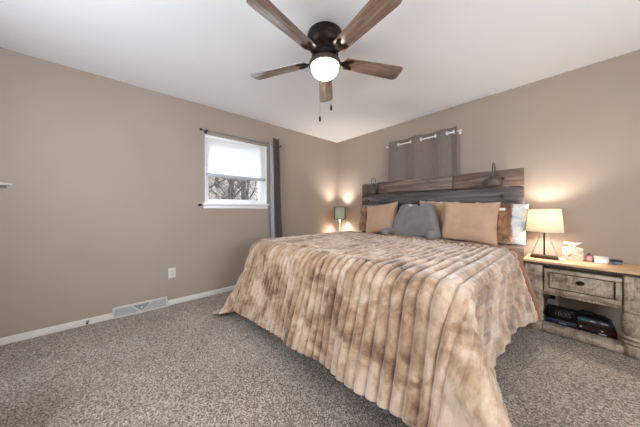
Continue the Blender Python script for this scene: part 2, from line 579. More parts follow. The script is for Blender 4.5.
def crosswave(x):
    # the cloth runs in front of the rod (-y), behind it between grommet pairs
    ks = [cx0] + gx + [cx1]
    for k in range(len(ks) - 1):
        if ks[k] <= x <= ks[k + 1] + 1e-9:
            t = (x - ks[k]) / (ks[k + 1] - ks[k])
            sgn = -1 if k % 2 == 0 else 1
            if k == 0: return -0.026 * math.cos(t * math.pi / 2)
            if k == len(ks) - 2: return -0.02 * math.sin(t * math.pi / 2)
            return sgn * 0.024 * math.sin(t * math.pi)
    return 0
for i in range(n):
    x = cx0 + (cx1 - cx0) * i / (n - 1)
    for j in range(nz):
        t = j / (nz - 1)
        w_ = .35 + .65 * t
        P[i, j] = (x - .03 * (1 - t) * (1 if x < -1.4 else -.3), crosswave(x) * w_ + .006 * math.sin(23 * x + 2 * t) * (1 - t), 1.035 * t + .004 * math.sin(12 * x))
solid(P, 'curtain_panel', M_cbrown, cu2)
for x in gx:
    pts = [(x + .010 * math.cos(a) , .018 * math.cos(a), .97 + .022 * math.sin(a)) for a in np.linspace(0, 2 * math.pi, 20, endpoint=False)]
    MB().tube(pts, .0055, 8, True).build('grommet', M_white, cu2)

# ------------------------------------------------------------------ small wall fittings
def register_mat():
    t = NT('louvred_grille')
    t.base(rgb(186, 188, 190)); t.set(.5)
    return t.m
vt = thing('floor_register', 'long white baseboard vent grille under the bare beige wall', 'vent', (XL, 0.166, 0.0))
f = MB()
L2 = 0.232
f.bx(0, .03, -L2, L2, 0.0, .014, .003); f.bx(0, .03, -L2, L2, .096, .110, .003)
f.bx(0, .03, -L2, -L2 + .014, 0, .11, .003); f.bx(0, .03, L2 - .014, L2, 0, .11, .003)
for sg in (-1, 1):
    f.tube([(.031, 0, .012), (.031, sg * .09, .10)], .0055, 6)
f.build('frame', M_trim, vt)
MB().bx(0.002, .02, -L2 + .005, L2 - .005, .005, .10).build('backing', plain('grille_grey', rgb(172, 170, 167), .6), vt)
sl = MB()
for k in range(12):
    sl.box((.024, 0, .018 + k * .0068), (.008, 2 * L2 - .03, .0022), 0, Matrix.Rotation(.6, 4, 'Y'))
sl.build('louvres', plain('louvre_grey', rgb(190, 188, 185), .5), vt)
tri = MB(); tri.prism([(0, .018), (.078, .095), (-.078, .095)], .026, .029, 0, Matrix(((0, 0, 1, 0), (1, 0, 0, 0), (0, 1, 0, 0), (0, 0, 0, 1))))
tri.build('damper_plate', plain('grille_shade_grey', rgb(150, 153, 157), .5), vt)
MB().cyl((.028, 0, .06), (.036, 0, .06), .006).build('lever', M_white, vt)

def outlet(name, label, loc, rz, plug=False):
    o = thing(name, label, 'outlet', loc, rz)
    MB().box((.003, 0, 0), (.006, .072, .116), .004).build('cover_plate', M_trim, o)
    for zz in (-.021, .021):
        r = MB().box((.0065, 0, zz), (.004, .034, .028), .004).build('receptacle', plain('outlet_ivory', rgb(214, 208, 200), .4), o)
        s2 = MB()
        for yy in (-.007, .007): s2.box((.0088, yy, zz + .003), (.001, .0025, .009))
        s2.cyl((.008, 0, zz - .008), (.0093, 0, zz - .008), .0025, 8)
        s2.build('slots', M_black, r)
    return o
outlet('wall_outlet', 'white double outlet low on the bare wall near the vent', (XL, .445, .37), 0)
outlet('wall_outlet', 'pale outlet on the wall inside the nightstand, behind the clock', (-.128, YB, .205), -math.pi / 2)
pl = thing('power_plug', 'black plug and cord in the outlet behind the alarm clock', 'plug', (-.128, YB - .0092, .245))
MB().box((0, -.014, 0), (.034, .028, .036), .006).build('plug_body', M_black, pl)
MB().tube([(0, -.026, -.01), (-.03, -.05, -.01), (-.06, -.06, -.04), (-.066, -.06, -.13)], .003, 8).build('cord', M_black, pl)
ds = thing('door_stop', 'small spring door stop on the white baseboard left of vent', 'door stop', (XL + .014, -.24, .035))
MB().lathe([(.012, 0), (.012, .004), (.007, .008)], 14, (0, 0, 0), Matrix.Rotation(math.pi / 2, 4, 'Y')).build('mount', M_steel, ds)
pts = [(.006 + .045 * k / 90, .0055 * math.cos(k * .6), .0055 * math.sin(k * .6)) for k in range(91)]
MB().tube(pts, .0013, 5).build('spring', M_steel, ds)
MB().lathe([(.006, 0), (.008, .004), (.008, .012), (.005, .015)], 12, (.049, 0, 0), Matrix.Rotation(math.pi / 2, 4, 'Y')).build('rubber_tip', plain('black_rubber', rgb(40, 38, 38), .7), ds)
sh = thing('wall_shelf', 'tip of pale wall shelf at the left edge of the photo', 'shelf', (XL, -.83, 1.30))
MB().prism([(0, -.3), (.0, .15), (.05, .10), (.07, -.3)], .012, .030, .003).build('shelf_board', M_trim, sh)
MB().prism([(0, -.3), (.0, .12), (.035, .08), (.05, -.3)], -.012, .008, .003).build('moulding', plain('grey_moulding', rgb(120, 118, 116), .5), sh)
bxx = thing('storage_box', 'low pale grey box just inside the left edge of the photo', 'box', (-1.764, -.631, 0), math.radians(48.4))
MB().box((0, 0, .178), (.296, .296, .356), .008).build('box_body', plain('pale_grey_board', rgb(176, 174, 172), .7), bxx)
MB().box((0, 0, .3815), (.300, .300, .05), .008).build('lid', plain('pale_grey_lid', rgb(186, 184, 182), .7), bxx)

# ------------------------------------------------------------------ ceiling fan
FX, FY = -1.254, 1.164
def blade_mat():
    t = NT('weathered_oak_blade')
    v = t.coord('Object', (2.2, 30, 30), rand=True)
    f = t.noise(v, 2.0, 6, .7, .5)
    t.base(t.ramp(f, [(.28, rgb(72, 54, 46)), (.5, rgb(128, 102, 88)), (.72, rgb(172, 148, 132))]))
    t.bump(f, .12, .002)
    t.set(.3, 0, .6)
    t.bsdf.inputs['Coat Weight'].default_value = 1.0
    t.bsdf.inputs['Coat IOR'].default_value = 2.1
    t.bsdf.inputs['Coat Roughness'].default_value = .22
    return t.m
fan = thing('ceiling_fan', 'five-blade brown ceiling fan with lit dome lamp', 'ceiling fan', (FX, FY, ZC))
MB().lathe([(.132, 0), (.136, -.012), (.136, -.045), (.130, -.052), (.134, -.058), (.130, -.082), (.112, -.108), (.092, -.122), (.088, -.135)], 48).build('canopy', M_darkmetal, fan)
MB().lathe([(.080, -.130), (.095, -.138), (.102, -.150), (.102, -.176), (.090, -.190), (.070, -.196)], 48).build('motor_housing', M_darkmetal, fan)
MB().lathe([(.060, -.190), (.090, -.197), (.115, -.204), (.121, -.214), (.121, -.236), (.114, -.240), (.108, -.238)], 48).build('light_rim', plain('light_ring_bronze', rgb(92, 74, 64), .4, .6, var=.15), fan)
def dome_mat():
    t = NT('lit_frosted_glass')
    e = t.n('ShaderNodeEmission'); e.inputs[0].default_value = (1, .90, .76, 1); e.inputs[1].default_value = 9.0
    t.l(e.outputs[0], t.out.inputs['Surface'])
    return t.m
MB().lathe([(.102, -.228), (.106, -.240), (.103, -.266), (.088, -.293), (.062, -.313), (.030, -.323), (.004, -.326)], 48).build('glass_dome', dome_mat(), fan)
M_blade = blade_mat()
def blade_outline():
    pts = []
    r0, r1, w0, w1 = .165, .655, .052, .070
    pts += [(r0, -w0), ]
    for k in range(1, 12):
        t = k / 12; pts.append((r0 + (r1 - .05 - r0) * t, -(w0 + (w1 - w0) * t)))
    for k in range(9):
        a = -math.pi / 2 + math.pi * k / 8
        # softly squared tip
        ca, sa = math.cos(a), math.sin(a)
        pts.append((r1 - .05 + .05 * (abs(ca) ** .7), w1 * (abs(sa) ** .45) * (1 if sa > 0 else -1) if abs(sa) > 1e-6 else 0))
    for k in range(11, 0, -1):
        t = k / 12; pts.append((r0 + (r1 - .05 - r0) * t, (w0 + (w1 - w0) * t)))
    pts += [(r0, w0), (r0 - .012, w0 * .6), (r0 - .016, 0), (r0 - .012, -w0 * .6)]
    return pts
for k in range(5):
    a = math.radians(136 + 72 * k)
    b = MB(); b.prism(blade_outline(), -.003, .003, .001)
    bo = b.build('blade', M_blade, fan, (0, 0, -.186), (math.radians(-12), 0, a))
    ir = MB()
    ir.prism([(.085, -.020), (.13, -.014), (.165, -.030), (.21, -.048), (.228, -.040), (.225, -.022), (.200, -.010), (.195, 0), (.200, .010), (.225, .022), (.228, .040), (.21, .048), (.165, .030), (.13, .014), (.085, .020)], -.010, -.003, .002)
    for px, py in ((.19, -.026), (.19, .026), (.16, 0)):
        ir.lathe([(.006, -.014), (.007, -.011), (.007, -.009)], 10, (px, py, 0))
    ir.build('blade_iron', M_darkmetal, bo)
for ang, zb in ((300, 1.775), (338, 1.855)):
    px = .122 * math.cos(math.radians(ang)); py = .122 * math.sin(math.radians(ang))
    ch = MB()
    zt = ZC - .215
    nb = 46
    L = zt - zb
    ch.cyl((px, py, -.215), (px, py, zb - ZC), .0011, 6)
    for q in range(nb):
        ch.lathe([(.0003, -.0018), (.0018, 0), (.0003, .0018)], 6, (px, py, -.215 - L * q / nb), cap=False)
    co = ch.build('pull_chain', M_steel, fan)
    MB().lathe([(.002, .02), (.006, .012), (.0085, -.004), (.006, -.018), (.001, -.022)], 12, (px, py, zb - ZC - .018)).build('pull_fob', M_blackmetal, co)

# ------------------------------------------------------------------ bed
BX0, BX1, BY0, BY1 = -2.275, -0.39, 1.14, 3.03
M_linen = fabric('white_sheet', rgb(232, 230, 226), .9, (8, 8, 8))
bed = thing('bed', 'king bed with rustic dark plank headboard', 'bed', ((BX0 + BX1) / 2, 0, 0))
bcx = (BX0 + BX1) / 2
hx0, hx1 = -2.365 - bcx, -0.325 - bcx
m = MB(); m.bx(BX0 - bcx, BX1 - bcx, BY0, BY1, .42, .715, .05); m.build('mattress', M_linen, bed)
m = MB(); m.bx(BX0 - bcx + .01, BX1 - bcx - .01, BY0 + .01, BY1, .17, .418, .02); m.build('box_spring', fabric('black_box_spring_cloth', rgb(34, 32, 32)), bed)
fr = MB()
for yy in (BY0 + .03, BY1 - .05): fr.bx(BX0 - bcx + .02, BX1 - bcx - .02, yy, yy + .03, .13, .168, .003)
for xx in (BX0 - bcx + .02, -.015, BX1 - bcx - .05): fr.bx(xx, xx + .03, BY0 + .03, BY1 - .02, .13, .168, .003)
fr.build('bed_frame', M_blackmetal, bed)
for xx in (BX0 - bcx + .06, BX1 - bcx - .06):
    for yy in (BY0 + .12, BY1 - .15):
        MB().cyl((xx, yy, 0), (xx, yy, .135), .018).build('leg', M_blackmetal, bed)
M_plank = wood('weathered_barn_plank', rgb(66, 54, 48), rgb(138, 120, 109), rgb(192, 174, 160), (1.1, 13, 13), .5, .5, .4)
M_plankd = wood('weathered_dark_plank', rgb(42, 38, 37), rgb(98, 90, 86), rgb(160, 151, 145), (1.1, 13, 13), .45, .5, .4)
M_plankr = wood('weathered_brown_plank', rgb(60, 45, 38), rgb(124, 100, 86), rgb(176, 150, 132), (1.1, 13, 13), .5, .5, .4)
hbm = MB()
hbm.bx(hx0, hx1, 3.048, 3.084, .44, .564, .004)
head = hbm.build('headboard', M_plankd, bed)
for xx in (hx0 + .02, -.05, hx1 - .12): MB().bx(xx, xx + .10, 3.0855, 3.107, 0.0, 1.50, .004).build('post', M_plankd, head)
def plank(x0, x1, yf, z0, z1, mat):
    m = MB(); L = x1 - x0
    m.box((0, 0, 0), (L, 3.084 - yf, z1 - z0), .006)
    return m.build('plank', mat, head, ((x0 + x1) / 2, (yf + 3.084) / 2, (z0 + z1) / 2))
xa, xb = -2.035 - bcx, -.975 - bcx
plank(hx0, xa - .002, 3.055, 1.352, 1.535, M_plankd)
plank(xa, xb, 3.030, 1.366, 1.538, M_plank)
plank(xb + .002, hx1, 3.045, 1.352, 1.534, M_plankr)
plank(hx0, hx1, 3.045, 1.160, 1.343, M_plankd)
plank(hx0, xb + .2, 3.048, .960, 1.154, M_plankd)
plank(xb + .203, hx1, 3.045, .960, 1.154, M_plankr)
plank(hx0, hx1, 3.048, .765, .954, M_plankr)
plank(hx0, hx1, 3.048, .570, .759, M_plank)
for xx, zz in ((hx1 - .17, 1.44), (hx1 - .17, 1.25), (hx0 + .13, 1.25), (hx0 + .1, 1.42)):
    MB().lathe([(.018, .0), (.014, .004), (.001, .005)], 12, (xx, 3.045, zz), Matrix.Rotation(math.pi / 2, 4, 'X')).build('bolt', M_blackmetal, head)

# comforter -----------------------------------------------------------------
ZT = .752
ex0, ex1, ey0, eyh = -2.25, -.41, 1.18, 2.50      # edges of the bed top, head edge of the cloth
RIB = .0535
def rib_phase(p):
    # channel count across the cloth; the channels are a little wider on the right
    a, b, W = .049, -.017, ex1 - ex0
    return -W / b * math.log(1 - b / a * (p - ex0) / W)
def drape(p, q, lift=0.0):
    """cloth point (p across, q along) -> world"""
    cx = min(max(p, ex0), ex1); cy = max(q, ey0)
    vx, vy = p - cx, q - cy
    if vx > 0:
        hq = min(1.15, max(0.0, (q - 2.0) / (eyh - 2.0)))
        vx *= .92 + .05 * hq * hq
    r = math.hypot(vx, vy)
    if r < 1e-9:
        z = ZT + .012 * noise.noise((p * 2.1, q * 2.1, 1.7)) + .010 * noise.noise((p * 5, q * 5, 4))
        # cloth swells a bit in the middle of the bed
        return Vector((p, q, z))
    ph = math.atan2(-vy, abs(vx))              # 0 = side, pi/2 = foot
    right = vx > 0 or (vx == 0 and p > (ex0 + ex1) / 2)
    s2 = math.sin(2 * ph)
    und = noise.noise((p * 2.3, q * 2.3, 9.1))
    if ph < 1e-6:                                # long side
        hd = max(0.0, (q - 1.9) / (eyh - 1.9)) ** 1.5
        fl = .03 + .03 * und + .25 * min(hd, 1.2) * hd * (3 - 2 * hd)
        dx, dy = (1 if vx > 0 else -1), 0.0
        dy = .0
    elif ph > math.pi / 2 - 1e-6:                 # foot
        fl = .28 + .05 * und + .03 * math.sin(p * 14.0 + .6)
        dx, dy = 0.0, -1.0
    else:
        t = ph / (math.pi / 2)
        base = .03 * (1 - t) + .28 * t
        if right:
            fl = base + .39 * s2 ** 1.2 + .08 * s2 * math.sin(7.5 * ph + .4) + (.03 + .02 * t) * und + t * .03 * math.sin(p * 14.0 + .6)
            psi = (math.pi / 2) * t ** 1.45
        else:
            fl = base + .27 * s2 ** .7 + .03 * s2 * math.sin(7 * ph) + (.03 + .02 * t) * und + t * .03 * math.sin(p * 14.0 + .6)
            psi = (math.pi / 2) * (t ** .7)
        dx, dy = math.cos(psi) * (1 if vx > 0 else -1), -math.sin(psi)
    RR = .09 + .04 * max(0, math.sin(ph)) if right else .09 + .04 * max(0, math.sin(ph))
    q4 = RR * math.pi / 2
    if r < q4:
        a = r / RR
        out, down = RR * math.sin(a), RR * (1 - math.cos(a))
    else:
        out, down = RR + (r - q4) * math.sin(fl), RR + (r - q4) * math.cos(fl)
    zmin = .032
    z = ZT - down
    if z < zmin:
        extra = (zmin - z)
        out += extra * .55
        z = zmin + .012 * abs(noise.noise((p * 6, q * 6, 2)))
    # broad sway of the hanging cloth
    sway = .018 * math.sin(p * 9 + q * 3) * min(1, r / .5)
    return Vector((cx + dx * (out + sway * .6), cy + dy * (out + sway * .6), z))

def cloth(name, mat, parent, LA, RA, LBf, eyhead, rib, off, npp, nq, loc=(0, 0, 0), head_roll=False):
    ps = np.linspace(ex0 - LA, ex1 + RA, npp)
    P = np.zeros((npp, nq, 3)); UV = np.zeros((npp, nq, 2))
    for i, p in enumerate(ps):
        LB = LBf(p)
        for j in range(nq):
            q = (ey0 - LB) + (eyhead - (ey0 - LB)) * j / (nq - 1)
            P[i, j] = drape(p, q)
            UV[i, j] = (rib_phase(p) * RIB, q)
    du = np.gradient(P, axis=0); dv = np.gradient(P, axis=1)
    N = np.cross(du, dv); N /= (np.linalg.norm(N, axis=2, keepdims=True) + 1e-9)
    D = np.zeros((npp, nq))
    if rib:
        for i, p in enumerate(ps):
            for j in range(nq):
                q = UV[i, j, 1]
                pw = p
                rp = rib_phase(p)
                c_ = 2 * (rp - math.floor(rp)) - 1
                puff = math.sqrt(max(0.0, 1 - c_ * c_))
                amp = rib * (1 + .35 * noise.noise((math.floor(rp) * 3.1, q * 3, 0)))
                side = min(1, max(0, p - ex1 - .06, ex0 - p - .06) / .12)
                amp *= 1 - .78 * side
                edge = math.exp(-((q - eyh + .075) / .013) ** 2)
                puff = puff * (1 - .6 * edge) - .35 * edge
                D[i, j] = side * .007 * (1 + math.sin(q * 34 + 4 * noise.noise((q * 3, p * 3, 8)))) + .004 * noise.noise((p * 9, q * 24, 7))
                D[i, j] += amp * puff + .003 * noise.noise((p * 12, q * 9, 2.2)) + .0014 * noise.noise((p * 50, q * 42, 6))
    elif head_roll:
        for j in range(nq):
            q = UV[:, j, 1]
            t = np.clip((q - (eyh - .03)) / .05, 0, 1)
            u = np.clip((q - (eyh + .005)) / (eyhead - eyh - .005), 0, 1)
            D[:, j] = .028 * t + .036 * np.sin(u * math.pi) ** .6
    P = P + N * (D + off)[..., None]
    P[..., 2] = np.maximum(P[..., 2], .006)
    m = MB(); m.grid(P)
    me_o = m.build(name, mat, parent, loc, smooth=0)
    me = me_o.data
    uvl = me.uv_layers.new(name='UVMap')
    flat = UV.reshape(-1, 2)
    vi = np.zeros(len(me.loops), dtype=np.int32); me.loops.foreach_get('vertex_index', vi)
    uvl.data.foreach_set('uv', flat[vi].astype(np.float32).ravel())
    for pg in me.polygons: pg.use_smooth = True
    return me_o
M_fur = fur_mat('channelled_tan_fur', rgb(212, 188, 165), rgb(178, 146, 117), rgb(122, 90, 66), channel=.24)
def LBf(p):
    t = (p - ex0) / (ex1 - ex0); t = min(max(t, -.3), 1.3)
    return .76 - .12 * t
comf = tag(cloth('comforter', M_fur, None, .56, .61, LBf, eyh, .030, .004, 1000, 230), 'tan faux fur comforter with deep channels spread over the bed', 'comforter')
sol = comf.modifiers.new('thickness', 'SOLIDIFY'); sol.thickness = .012; sol.offset = -1
M_back = fabric('brown_plush_backing', rgb(150, 108, 80), .95, (20, 20, 20))
cloth('lining', M_back, comf, .555, .615, lambda p: LBf(p) - .03, eyh + .16, 0, -.026, 150, 300, head_roll=True)

# pillows ---------------------------------------------------------------------
def pillow(name, label, mat, w, h, t, loc, tilt, rz, roll=0.0, pinch=.05, lump=.012, seed=0, group=None, fluff=0.0, nn=44):
    """stands on its long edge at loc, leaning back by tilt"""
    us = np.linspace(-1, 1, nn); vs = np.linspace(-1, 1, nn)
    m = MB(); bm = m.bm
    def pt(u, v, sgn):
        U = math.copysign(abs(u) ** .8, u); V = math.copysign(abs(v) ** .8, v)
        x = U * w / 2 * (1 - pinch * math.cos(V * math.pi / 2)); z = V * h / 2 * (1 - pinch * math.cos(U * math.pi / 2))
        th = t / 2 * (max(0, (1 - abs(u) ** 3.2)) * max(0, (1 - abs(v) ** 3.2))) ** .5
        n_ = lump * noise.noise((u * 1.7 + seed, v * 1.7, sgn * 3.3 + seed))
        edge = min(1, 6 * (1 - max(abs(u), abs(v))))
        th = th + n_ * edge
        if fluff:
            th += fluff * noise.noise((u * 13 + seed, v * 13, sgn)) * edge
            x += fluff * .8 * noise.noise((u * 11, v * 11, seed + .5)); z += fluff * .8 * noise.noise((u * 11, v * 11, seed + 5.5))
        return (x, -sgn * th, z + h / 2 * (1 - pinch * .3))
    F = [[bm.verts.new(pt(u, v, 1)) for v in vs] for u in us]
    B = [[F[i][j] if i in (0, nn - 1) or j in (0, nn - 1) else bm.verts.new(pt(us[i], vs[j], -1)) for j in range(nn)] for i in range(nn)]
    for G_, flip in ((F, False), (B, True)):
        for i in range(nn - 1):
            for j in range(nn - 1):
                q = (G_[i][j], G_[i + 1][j], G_[i + 1][j + 1], G_[i][j + 1])
                bm.faces.new(tuple(reversed(q)) if flip else q)
    bmesh.ops.recalc_face_normals(bm, faces=bm.faces)
    uv = bm.loops.layers.uv.new('UVMap')
    for fc in bm.faces:
        for lp in fc.loops:
            lp[uv].uv = (lp.vert.co.x + seed, lp.vert.co.z)
    o = m.build(name, mat, None, loc, (0, 0, 0), smooth=180)
    o.rotation_euler = (Matrix.Rotation(rz, 3, 'Z') @ Matrix.Rotation(-tilt, 3, 'X') @ Matrix.Rotation(roll, 3, 'Y')).to_euler()
    return tag(o, label, 'pillow', group)
M_furp = fur_mat('tan_pillow_fur', rgb(208, 176, 144), rgb(186, 148, 114), rgb(150, 112, 80), True, 4.0, bias=.03)
M_furd = fur_mat('mottled_brown_fur', rgb(200, 164, 130), rgb(160, 118, 86), rgb(104, 72, 50), True, 5.0)
M_tan = fabric('tan_velvet', rgb(193, 157, 130), .95, (3, 3, 3), .10)
M_greyp = fabric('grey_plush', rgb(126, 123, 121), .95, (4, 4, 4), .14)
ZB = .765
R_ = math.radians
pillow('throw_pillow', 'mottled brown fur pillow at the far left end of headboard', M_furd, .46, .43, .13, (-2.13, 2.955, ZB), R_(7), 0, 0, seed=1, fluff=.010)
pillow('throw_pillow', 'smooth tan pillow leaning left of the grey backrest pillow', M_tan, .55, .45, .16, (-1.86, 2.825, ZB), R_(14), R_(-5), R_(-7), pinch=.085, lump=.024, seed=2)
pillow('throw_pillow', 'mottled tan fur pillow behind the grey backrest, touching headboard', M_furp, .48, .46, .13, (-1.15, 2.955, ZB), R_(7), 0, R_(3), seed=3, fluff=.010)
pillow('throw_pillow', 'large smooth tan pillow at the front right of the pillows', M_tan, .53, .45, .16, (-.755, 2.775, ZB), R_(13), R_(3), R_(2), pinch=.075, lump=.024, seed=4)
p6 = pillow('throw_pillow', 'brown fur pillow with white tag next to blue-grey pillow', M_furd, .42, .42, .12, (-.60, 2.90, ZB), R_(8), R_(5), 0, seed=5, fluff=.012)
MB().box((.10, -.055, .345), (.10, .004, .028), .001, Matrix.Rotation(R_(-12), 4, 'X')).build('care_tag', M_linen, p6)
def blue_mat():
    t = NT('pale_blue_print_cotton')
    v = t.coord('Object')
    f = t.noise(v, 7, 2, .5, 1.5)
    t.base(t.ramp(f, [(.36, rgb(150, 172, 190)), (.48, rgb(206, 214, 218)), (.60, rgb(232, 230, 224)), (.72, rgb(214, 208, 180))]))
    t.set(.9, 0, .2)
    return t.m
pillow('bed_pillow', 'pale blue and white bed pillow at the right end, nearest the lamp', blue_mat(), .44, .42, .10, (-.525, 2.988, ZB), R_(2), R_(2), R_(3), seed=6, lump=.016)
# grey backrest pillow with arms
br = thing('backrest_pillow', 'grey plush backrest pillow with two short arms and top handle', 'pillow', (-1.325, 2.745, ZB))
def lump_box(w0, w1, d, h, seed):
    bm = bmesh.new()
    bmesh.ops.create_cube(bm, size=2.0)
    bmesh.ops.subdivide_edges(bm, edges=bm.edges[:], cuts=9, use_grid_fill=True)
    for v in bm.verts:
        x, y, z = v.co
        k = (abs(x) ** 6 + abs(y) ** 6 + abs(z) ** 6) ** (1 / 6)
        x, y, z = x / k, y / k, z / k
        n_ = 1 + .035 * noise.noise((x * 1.8 + seed, y * 1.8, z * 1.8))
        t = (z + 1) / 2
        w_ = w0 + (w1 - w0) * t
        v.co = (x * w_ / 2 * n_, y * d / 2 * n_ * (1.05 - .25 * t) + .10 * t, t * h * n_)
    return bm
m = MB(); m._add(lump_box(.66, .40, .15, .42, 3)); m.build('back_cushion', M_greyp, br, smooth=180)
for sx in (-1, 1):
    m = MB()
    prof = [(.004, 0), (.055, .004), (.078, .02), (.084, .06), (.084, .24), (.075, .28), (.004, .29)]
    m.lathe(prof, 24, (sx * .29, -.03, .052), Matrix.Rotation(math.pi / 2, 4, 'X') @ Matrix.Scale(.66, 4))
    m.build('arm', M_greyp, br, smooth=180)
MB().tube([(-.05, .045, .385), (-.04, .05, .42), (0, .055, .43), (.04, .05, .42), (.055, .045, .385)], .012, 8).build('handle', plain('dark_webbing', rgb(38, 36, 38), .9), br)
MB().box((-.05, .03, .40), (.05, .006, .022), .002).build('label_tab', M_linen, br)

# ------------------------------------------------------------------ headboard lamps
def sconce(x, label):
    t = thing('wall_sconce', label, 'sconce', (x, 3.046, 1.42), 0, 'headboard lamps')
    MB().lathe([(.038, 0), (.038, .008), (.03, .014), (.012, .02)], 24, (0, -.0005, -.02), Matrix.Rotation(math.pi / 2, 4, 'X')).build('back_plate', M_sconce, t)
    pts = [(0, -.012, -.02), (0, -.03, -.015), (0, -.033, .06), (0, -.033, .13)]
    for k in range(1, 10):
        a = math.pi * k / 10
        pts.append((0, -.088 + .055 * math.cos(a), .13 + .055 * math.sin(a)))
    pts += [(0, -.143, .13), (0, -.143, .05)]
    MB().tube(pts, .0062, 10).build('gooseneck_arm', M_sconce, t)
    sm = MB().lathe([(.012, .056), (.022, .052), (.026, .03), (.052, .018), (.078, .000), (.088, -.030), (.090, -.056), (.095, -.060)], 32, (0, -.143, 0), cap=False).build('shade', M_sconce, t)
    so = sm.modifiers.new('thickness', 'SOLIDIFY'); so.thickness = .003
    MB().lathe([(.012, .03), (.016, .0), (.026, -.02), (.022, -.042), (.004, -.05)], 16, (0, -.143, 0)).build('bulb', plain('unlit_bulb', rgb(210, 205, 195), .3), t)
sconce(-.553, 'dark metal gooseneck lamp on the headboard above the tan pillows')
sconce(-2.065, 'dark metal gooseneck lamp at the headboard corner near small lit lamp')

# ------------------------------------------------------------------ nightstands
def distressed():
    t = NT('distressed_whitewash_wood')
    v = t.coord('Object', (3, 3, 3))
    f = t.noise(v, 3.0, 8, .78, .6)
    v2 = t.coord('Object', (60, 60, 5))
    g = t.noise(v2, 2.5, 5, .7)
    ad = t.n('ShaderNodeMath', operation='MULTIPLY_ADD')
    t.l(g, ad.inputs[0]); ad.inputs[1].default_value = .45; ad.inputs[2].default_value = -.22
    a2 = t.n('ShaderNodeMath', operation='ADD')
    t.l(f, a2.inputs[0]); t.l(ad.outputs[0], a2.inputs[1])
    t.base(t.ramp(a2.outputs[0], [(.30, rgb(66, 53, 44)), (.42, rgb(138, 121, 105)), (.58, rgb(190, 173, 154))]))
    t.bump(a2.outputs[0], .25, .003)
    t.set(.7, 0, .25)
    return t.m
M_dis = distressed()
M_toptan = wood('honey_pine_top', rgb(196, 160, 124), rgb(228, 192, 152), rgb(240, 210, 174), (1.2, 9, 9), .5, .4, .1)
M_darkrim = plain('dark_brown_trim', rgb(74, 62, 52), .7, var=.3)
NSX, NSY = .04, 3.02
def nightstand(label, cx):
    t = thing('nightstand', label, 'nightstand', (cx, NSY, 0), 0, None)
    W = .355
    MB().box((0, -.005, .640), (2 * W - .01, .376, .022), .006).build('top', M_toptan, t)
    MB().box((0, -.002, .618), (2 * W - .03, .352, .020), .004).build('top_edge', M_darkrim, t)
    prof = [(.056, .004), (.062, .012), (.064, .05), (.060, .082), (.054, .088), (.062, .098), (.066, .106), (.062, .116), (.055, .121), (.063, .130), (.067, .139), (.063, .149), (.055, .155),
            (.060, .17), (.066, .21), (.068, .25), (.064, .30), (.056, .322), (.052, .328), (.062, .334), (.064, .342), (.058, .350)]
    for sx in (-1, 1):
        m = MB(); m.lathe(prof, 32, (sx * .278, -.118, 0)); m.box((sx * .278, -.118, .478), (.118, .118, .26), .012)
        m.build('column', M_dis, t)
        m = MB(); m.box((sx * .305, .150, .305), (.05, .05, .60), .005); m.build('rear_leg', M_dis, t)
        m = MB(); m.box((sx * .322, .03, .48), (.018, .20, .24), .003); m.build('side_panel', M_dis, t)
    MB().box((0, -.112, .485), (.438, .02, .235), .001).build('carcass', M_darkrim, t)  # dark-coloured panel added behind the drawer so its gaps read as shaded
    d = MB(); d.box((0, -.138, .480), (.424, .018, .206), .003)
    dw = d.build('drawer', M_dis, t)
    f = MB()
    for c, s in (((0, -.155, .567), (.424, .022, .030)), ((0, -.155, .393), (.424, .022, .030)), ((-.197, -.155, .48), (.030, .022, .144)), ((.197, -.155, .48), (.030, .022, .144))): f.box(c, s, .005)
    f.build('moulding', M_dis, dw)
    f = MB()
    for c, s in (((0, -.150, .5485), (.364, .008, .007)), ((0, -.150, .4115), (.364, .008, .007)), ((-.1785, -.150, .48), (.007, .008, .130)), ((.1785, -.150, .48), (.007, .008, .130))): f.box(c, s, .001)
    f.build('inner_strip', M_darkrim, dw)  # thin dark brown strip along the inside of the drawer moulding
    MB().lathe([(.006, 0), (.006, .012), (.017, .016), (.019, .022), (.014, .028), (.002, .030)], 20, (.004, -.147, .497), Matrix.Rotation(math.pi / 2, 4, 'X') @ Matrix.Scale(1.25, 4, (1, 0, 0))).build('knob', M_blackmetal, dw)
    ap = MB(); ap.box((0, -.134, .359), (.44, .022, .028), .004)
    for k in range(26): ap.cyl((-.205 + k * .0164, -.146, .349), (-.205 + k * .0164, -.146, .360), .006, 8)
    ap.build('apron', M_dis, t)
    MB().box((0, .01, .361), (.55, .27, .012), .002).build('drawer_bottom', M_dis, t)
    s = MB()
    for k in range(6): s.box((-.225 + k * .09, .01, .052), (.087, .30, .018), .003)
    s.build('lower_shelf', M_dis, t)
    MB().box((0, -.140, .035), (.44, .024, .054), .004).build('base_rail', M_dis, t)
    MB().box((0, .165, .04), (.56, .02, .05), .004).build('rear_rail', M_dis, t)
    return t
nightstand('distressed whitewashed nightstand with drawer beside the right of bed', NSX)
nightstand('distressed nightstand in the far corner under the small lamp', -2.745)

